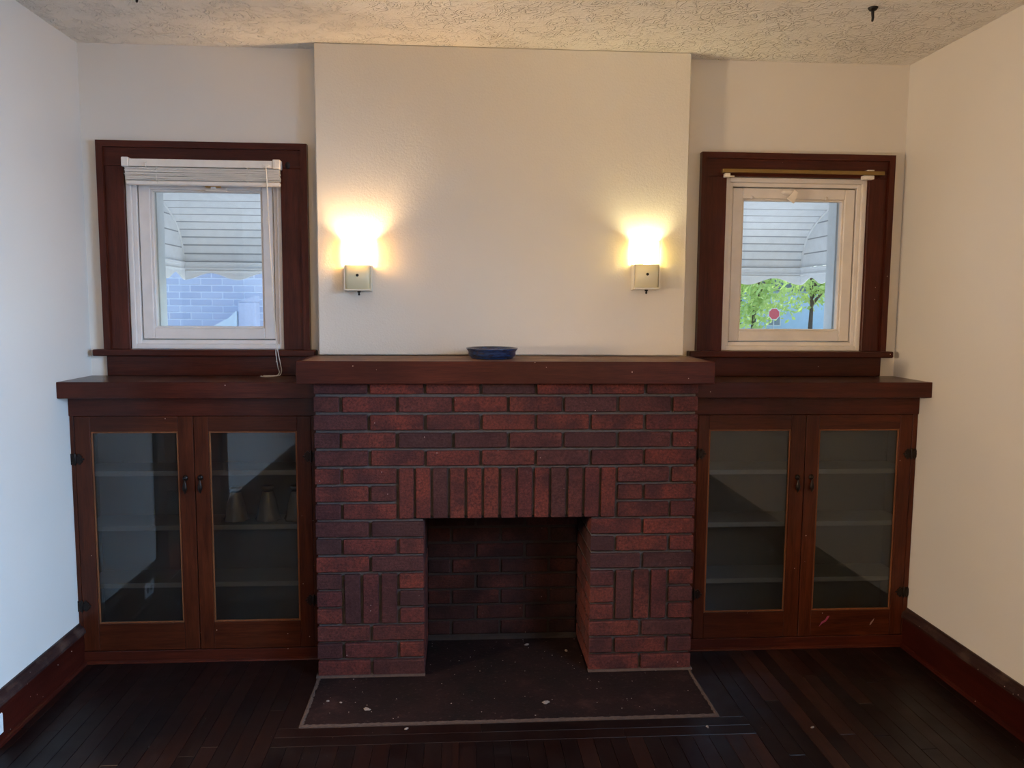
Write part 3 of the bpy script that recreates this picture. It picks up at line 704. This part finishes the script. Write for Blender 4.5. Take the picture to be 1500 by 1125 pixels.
# brass rod of window 2
rt = tag(empty('curtain_rod', (1.285, -.05, 2.05)), 'flat aged brass curtain rod with white brackets over the window', 'curtain rod')
child('rod', MB().box(.929, 1.643, -.057, -.051, 2.050, 2.067, .002).box(.929, .935, -.051, -.0215, 2.050, 2.067, .001).box(1.637, 1.643, -.051, -.0215, 2.050, 2.067, .001), M['brass'], rt)
child('bracket', MB().box(.940, .962, -.0505, -.0215, 2.033, 2.0495, .002).box(.962, .980, -.050, -.040, 2.033, 2.0385, .001), M['blind'], rt)
child('bracket', MB().box(1.552, 1.600, -.0505, -.0215, 2.033, 2.0495, .002).box(1.567, 1.598, -.0505, -.0215, 2.0675, 2.073, .001), M['blind'], rt)

# unseen globe pendant, added behind the camera as warm fill light
cl = tag(empty('added_pendant', (.55, -3.9, H)), 'unseen globe pendant added behind the camera as warm fill light', 'fill lamp')
obj('canopy', MB().lathe([(0, -.03), (.055, -.028), (.065, -.015), (.065, -.0005)], (0, 0, 0), 28), M['brass'], cl)
obj('stem', MB().lathe([(.008, -.46), (.008, -.028)], (0, 0, 0), 12), M['brass'], cl)
obj('globe', MB().lathe([(.02, -.45), (.06, -.465), (.11, -.51), (.125, -.57), (.11, -.63), (.06, -.675), (0, -.69)], (0, 0, 0), 32), emit('pendant_fill', (1, .60, .24), 84), cl)
# unseen hall lamp, added to throw warm light through the doorway
fl = tag(empty('added_hall_lamp', (-2.58, -1.62, -.002)), 'unseen globe lamp added in the hall to throw warm light through the doorway', 'floor lamp')
obj('base', MB().lathe([(0, .0005), (.13, .0005), (.13, .012), (.03, .022), (.012, .03)], (0, 0, 0), 28), M['black'], fl)
obj('pole', MB().lathe([(.010, .028), (.010, 1.20), (.03, 1.21), (.03, 1.225), (0, 1.23)], (0, 0, 0), 14), M['black'], fl)
obj('globe', MB().lathe([(.03, 1.225), (.075, 1.245), (.12, 1.30), (.13, 1.36), (.115, 1.42), (.07, 1.465), (0, 1.485)], (0, 0, 0), 32), emit('hall_fill', (1, .714, .446), 330), fl)

# outlet on the left baseboard, ceiling hooks, chips
t = tag(empty('outlet_cover', (XL+.018, -.865, .035)), 'ivory outlet cover plate set in the baseboard', 'outlet')
child('plate', MB().box(XL+.0182, XL+.0235, -.920, -.804, .037, .107, .0025), M['outlet'], t)
for yy in (-.885, -.84): child('socket', MB().lathe([(0, .0248), (.0135, .0246), (.0145, .0236)], (XL, yy, .072), 16, 'x'), M['plug'], t)
for (x, y, lab) in ((1.256, -.632, 'black iron hook screwed into the ceiling above the window with the brass rod'), (-1.278, -.60, 'black iron hook in the ceiling above the window with the blind')):
    t = tag(empty('ceiling_hook', (x, y, H)), lab, 'hook', 'black ceiling hooks')
    t.rotation_euler.z = -math.atan2(x-CAM.x, y-CAM.y)
    obj('rosette', MB().lathe([(.006, -.012), (.012, -.010), (.017, -.003), (.017, -.0003)], (0, 0, 0), 16), M['black'], t)
    obj('hook', MB().tube(smooth_path([(0, 0, -.008), (0, 0, -.022), (.001, .004, -.033), (0, .011, -.041), (0, .019, -.037), (0, .021, -.029)]), [.0056-.00009*q_ for q_ in range(31)], 8), M['black'], t)
rc = random.Random(9)
chips = [(-.535, -.655, .016, 'pale oval paint chip, the largest one lying on the hearth'), (-.687, -.586, .008, 'pale paint chip on the hearth near the lamp-shade cabinet side'),
         (-.381, -.790, .009, 'paint chip on the floor boards at the cement edge of the hearth'), (.678, -.832, .009, 'small white chip on the floor off the corner of the hearth'),
         (1.048, -.857, .009, 'small pale chip alone on the floor by the cabinet with empty shelves'), (.097, -.129, .013, 'crumbling mortar lump at the back of the firebox'),
         (.126, -.639, .017, 'grey crumb of mortar in the middle of the hearth'), (-.637, -.60, .007, 'tiny cement crumb beside the brick pier on the hearth'),
         (.26, -.20, .012, 'brownish mortar lump by the side wall of the firebox')]
for (x, y, r, lab) in chips:
    n = 9; pts = []; ph = rc.uniform(0, 6)
    for k in range(n):
        a = 2*math.pi*k/n; q = r*rc.uniform(.6, 1.1); pts.append((q*math.cos(a), q*.55*math.sin(a)))
    inside = -.755 < x < .74 and y > HY
    lump = r*.25
    o = obj('mortar_crumb' if 'mortar' in lab or 'cement crumb' in lab else 'paint_chip', MB().prism(pts, 'z', 0, .0015+lump*.3).prism([(a*.6, b_*.6) for a, b_ in pts], 'z', .0015+lump*.3, .002+lump), M['chip'], None, (x, y, .0037 if inside else .0002))
    o.rotation_euler.z = ph; tag(o, lab, 'debris', 'crumbs on the hearth and floor')

# ------------------------------------------------------------------ outdoors
GZ = -.6
struct(obj('ground', MB().box(-90, 120, TH, 160, GZ-.2, GZ), M['grass']))
tag(struct(obj('driveway', MB().box(-12, 14, TH+.05, 4.75, GZ, GZ+.02), M['concrete'])))
tag(struct(obj('street', MB().box(-80, 110, 22, 58, GZ, GZ+.02), M['asphalt'])))
PROF = [(.172, 2.10), (.27, 2.085), (.37, 2.067), (.47, 2.043), (.57, 2.018), (.67, 1.988), (.74, 1.962), (.80, 1.935), (.855, 1.903), (.90, 1.868), (.928, 1.83), (.948, 1.79), (.961, 1.745), (.97, 1.70)]
def awning(xc, hw, label):
    t = tag(empty('window_awning', (xc, TH, 1.7)), label, 'awning', 'scalloped metal awnings outside the windows')
    x0, x1 = xc-hw, xc+hw
    for i in range(len(PROF)-1):
        (ya, za), (yb_, zb_) = PROF[i], PROF[i+1]
        v = Vector((yb_-ya, zb_-za)).normalized(); nx, nz = -v.y, v.x      # outward normal-ish
        if nz < 0: nx, nz = -nx, -nz
        o_ = .004
        child('slat', MB().prism([(ya+nx*o_, za+nz*o_), (yb_-v.x*.004, zb_-v.y*.004), (yb_-v.x*.004+nx*.010, zb_-v.y*.004+nz*.010), (ya+nx*(o_+.002), za+nz*(o_+.002))], 'x', x0, x1), M['awning'], t)
        child('seam', MB().prism([(yb_-v.x*.0045, zb_-v.y*.0045), (yb_+v.x*.0035, zb_+v.y*.0035), (yb_+v.x*.0035+nx*.01, zb_+v.y*.0035+nz*.01), (yb_-v.x*.0045+nx*.01, zb_-v.y*.0045+nz*.01)], 'x', x0, x1), M['awning_seam'], t)
    def yat(z):
        for i in range(len(PROF)-1):
            if PROF[i][1] >= z >= PROF[i+1][1]:
                (a, b_), (c, d) = PROF[i], PROF[i+1]; return a+(c-a)*(b_-z)/(b_-d)
        return PROF[0][0]
    for xs in (x0, x1):
        s_ = -1 if xs == x0 else 1
        z = 1.70
        while z < 2.06:
            zb_ = min(z+.078, 2.09)
            child('side_slat', MB().prism([(.172, z+.003), (yat(z+.003), z+.003), (yat((z+zb_)/2), (z+zb_)/2), (max(yat(zb_-.004), .18), zb_-.004), (.172, zb_-.004)], 'x', xs, xs+s_*.006), M['awning'], t)
            child('side_seam', MB().prism([(.172, zb_-.004), (max(yat(zb_-.004), .18), zb_-.004), (max(yat(zb_+.003), .178), zb_+.003), (.172, zb_+.003)], 'x', xs+s_*.002, xs+s_*.006), M['awning_seam'], t)
            z = zb_
        child('rib', MB().tube([(xs, y, z) for y, z in PROF], .007, 6), M['awning'], t)
    # valance with ridges and scallops, front and both sides
    def scal(L, n):
        pts = [(0, 1.70)]; per = L/n; N = 14*n
        top = [(0, 1.70), (L, 1.70)]
        bot = [(L-L*i/N, 1.6235+.0185*math.cos(2*math.pi*(L*i/N)/per+math.pi)) for i in range(N+1)]
        return top+bot
    child('valance', MB().prism([(x0+u, z) for u, z in scal(2*hw, 3)], 'y', .966, .972), M['awning'], t)
    child('valance_ridge', MB().box(x0, x1, .955, .966, 1.690, 1.700).box(x0, x1, .959, .966, 1.662, 1.668).box(x0, x1, .960, .966, 1.651, 1.655), M['awning'], t)
    for xs in (x0, x1):
        s_ = 1 if xs == x0 else -1
        child('valance', MB().prism([(.172+u, z) for u, z in scal(.79, 3)], 'x', xs, xs+s_*.006), M['awning'], t)
        child('valance_ridge', MB().box(xs+s_*.006, xs+s_*.014, .175, .955, 1.690, 1.700).box(xs+s_*.006, xs+s_*.012, .175, .955, 1.660, 1.667), M['awning'], t)
awning(-1.262, .418, 'scalloped white metal awning outside the window with the blind')
awning(1.275, .460, 'scalloped white metal awning outside the window with the brass rod')
# neighbour's brick house behind the left window
nb = tag(empty('neighbour_house', (-3.2, 5.0, GZ)), 'brick house wall tinted lavender for sky-lit shade, seen under the awning through the window', 'house')
child('wall', MB().box(-9, -.6, 4.913, 5.3, GZ, 4.2), M['nmortar'], nb)
child('roof', MB().prism([(-9.4, 4.2), (-.2, 4.2), (-4.8, 6.2)], 'y', 4.6, 9), M['roof'], nb)
child('side_wall', MB().box(-9, -.6, 5.3, 9, GZ, 4.2), M['nmortar'], nb)
nme = {}
for k, L in ((0, .203), (1, .203)): nme[k] = MB().box(-L/2, L/2, -.012, .012, -.0293, .0293, .002).mesh('brick', M['nbrick'])
for r in range(21):
    for k in range(13):
        x = -4.25+k*.216+(.108 if r % 2 else 0)
        o = obj('brick', nme[0], None, nb); o.location = (x+3.2, -.079+rb.uniform(-.001, .001), .72+r*.0703-GZ)
# low stucco parapet with a sloping top
tag(obj('stair_parapet', MB().prism([(-2.95, GZ), (-2.378, GZ), (-2.378, 1.408), (-2.45, 1.34), (-2.56, 1.285), (-2.70, 1.20), (-2.80, 1.10), (-2.95, .9)], 'y', 4.45, 4.62), M['stucco']), 'pale stucco parapet with a sloping top against the brick house', 'parapet')
tag(obj('porch_pier', MB().box(-2.372, -2.20, 4.50, 4.68, GZ, 1.50, .01).prism([(-2.372, 1.50), (-2.20, 1.50), (-2.20, 1.56)], 'y', 4.5, 4.68), M['pier']), 'pale masonry porch pier beside the stucco parapet', 'pier')
# view through the right window: trees, house, road sign
def tree(x, y, h, r, nleaf, seed, label, zc=None):
    rl = random.Random(seed); t = tag(empty('tree', (x, y, GZ)), label, 'tree', 'trees along the street')
    zc = h*.62 if zc is None else zc
    mb = MB().tube([(0, 0, 0), (.1, .1, h*.25), (.0, .2, h*.5), (.2, 0, h*.8)], [.18, .13, .10, .04], 10)
    for k in range(5):
        a = rl.uniform(0, 6.28); mb.tube([(.05, .1, h*(.25+.06*k)), (r*.4*math.cos(a), r*.4*math.sin(a), h*(.42+.07*k)), (r*.75*math.cos(a), r*.75*math.sin(a), h*(.5+.08*k))], [.13, .08, .03], 7)
    obj('trunk', mb, M['bark'], t)
    vs = []; fs = []
    blobs = [(Vector((rl.uniform(-.7, .7)*r, rl.uniform(-.7, .7)*r, zc+rl.uniform(-.42, .42)*h)), rl.uniform(.25, .45)*r) for _ in range(26)]
    for i in range(nleaf):
        c, br_ = rl.choice(blobs); d = Vector((rl.gauss(0, 1), rl.gauss(0, 1), rl.gauss(0, 1))).normalized()*br_*rl.uniform(.6, 1.05); p = c+d
        u = Vector((rl.gauss(0, 1), rl.gauss(0, 1), rl.gauss(0, 1))).normalized(); v = u.orthogonal().normalized(); s_ = rl.uniform(.14, .36); n0 = len(vs)
        vs += [p-u*s_, p+v*s_*.5, p+u*s_, p-v*s_*.5]; fs.append((n0, n0+1, n0+2, n0+3))
    tag(obj('foliage', MB().add(vs, fs), M['leaf'], t), kind='stuff')
tree(19.9, 50, 8, 2.7, 1500, 1, 'leafy green street tree straight behind the red road sign', 4.8)
tree(26.2, 55, 9, 2.9, 1500, 2, 'leafy green street tree at the side of the gabled house', 5.4)
tree(22.5, 60.0, 9, 2.2, 1000, 4, 'leafy green tree beyond the gabled house', 6.2)
hs = tag(empty('far_house', (23, 66, GZ)), 'house with a gable roof across the street, siding tinted with blue haze', 'house')
child('wall', MB().box(14, 34, 64, 72, GZ, 3.0), M['siding'], hs)
child('roof', MB().prism([(13.4, 2.95), (34.6, 2.95), (24, 7.5)], 'y', 63.4, 72.5), M['roof'], hs)
for (x, z) in ((19, .6), (22, .6), (27, .6)):
    wn_ = child('window', MB().box(x-.6, x+.6, 63.92, 64, z-.7, z+.7), M['sign_white'], hs)
    o = child('pane', MB().box(x-.5, x+.5, 63.9, 63.93, z-.6, z+.6), M['asphalt'], hs)
sg = tag(empty('road_sign', (20.4, 47.6, GZ)), 'red octagonal road sign on a steel post in front of the trees', 'sign')
octo = [(20.4+.40*math.cos(math.pi/8+k*math.pi/4), 1.08+.40*math.sin(math.pi/8+k*math.pi/4)) for k in range(8)]
child('post', MB().box(20.37, 20.43, 47.62, 47.68, GZ, 1.4), M['steel'], sg)
child('plate', MB().prism(octo, 'y', 47.6, 47.615), M['sign_white'], sg)
child('face', MB().prism([(20.4+(a-20.4)*.92, 1.08+(b_-1.08)*.92) for a, b_ in octo], 'y', 47.59, 47.6), M['sign_red'], sg)
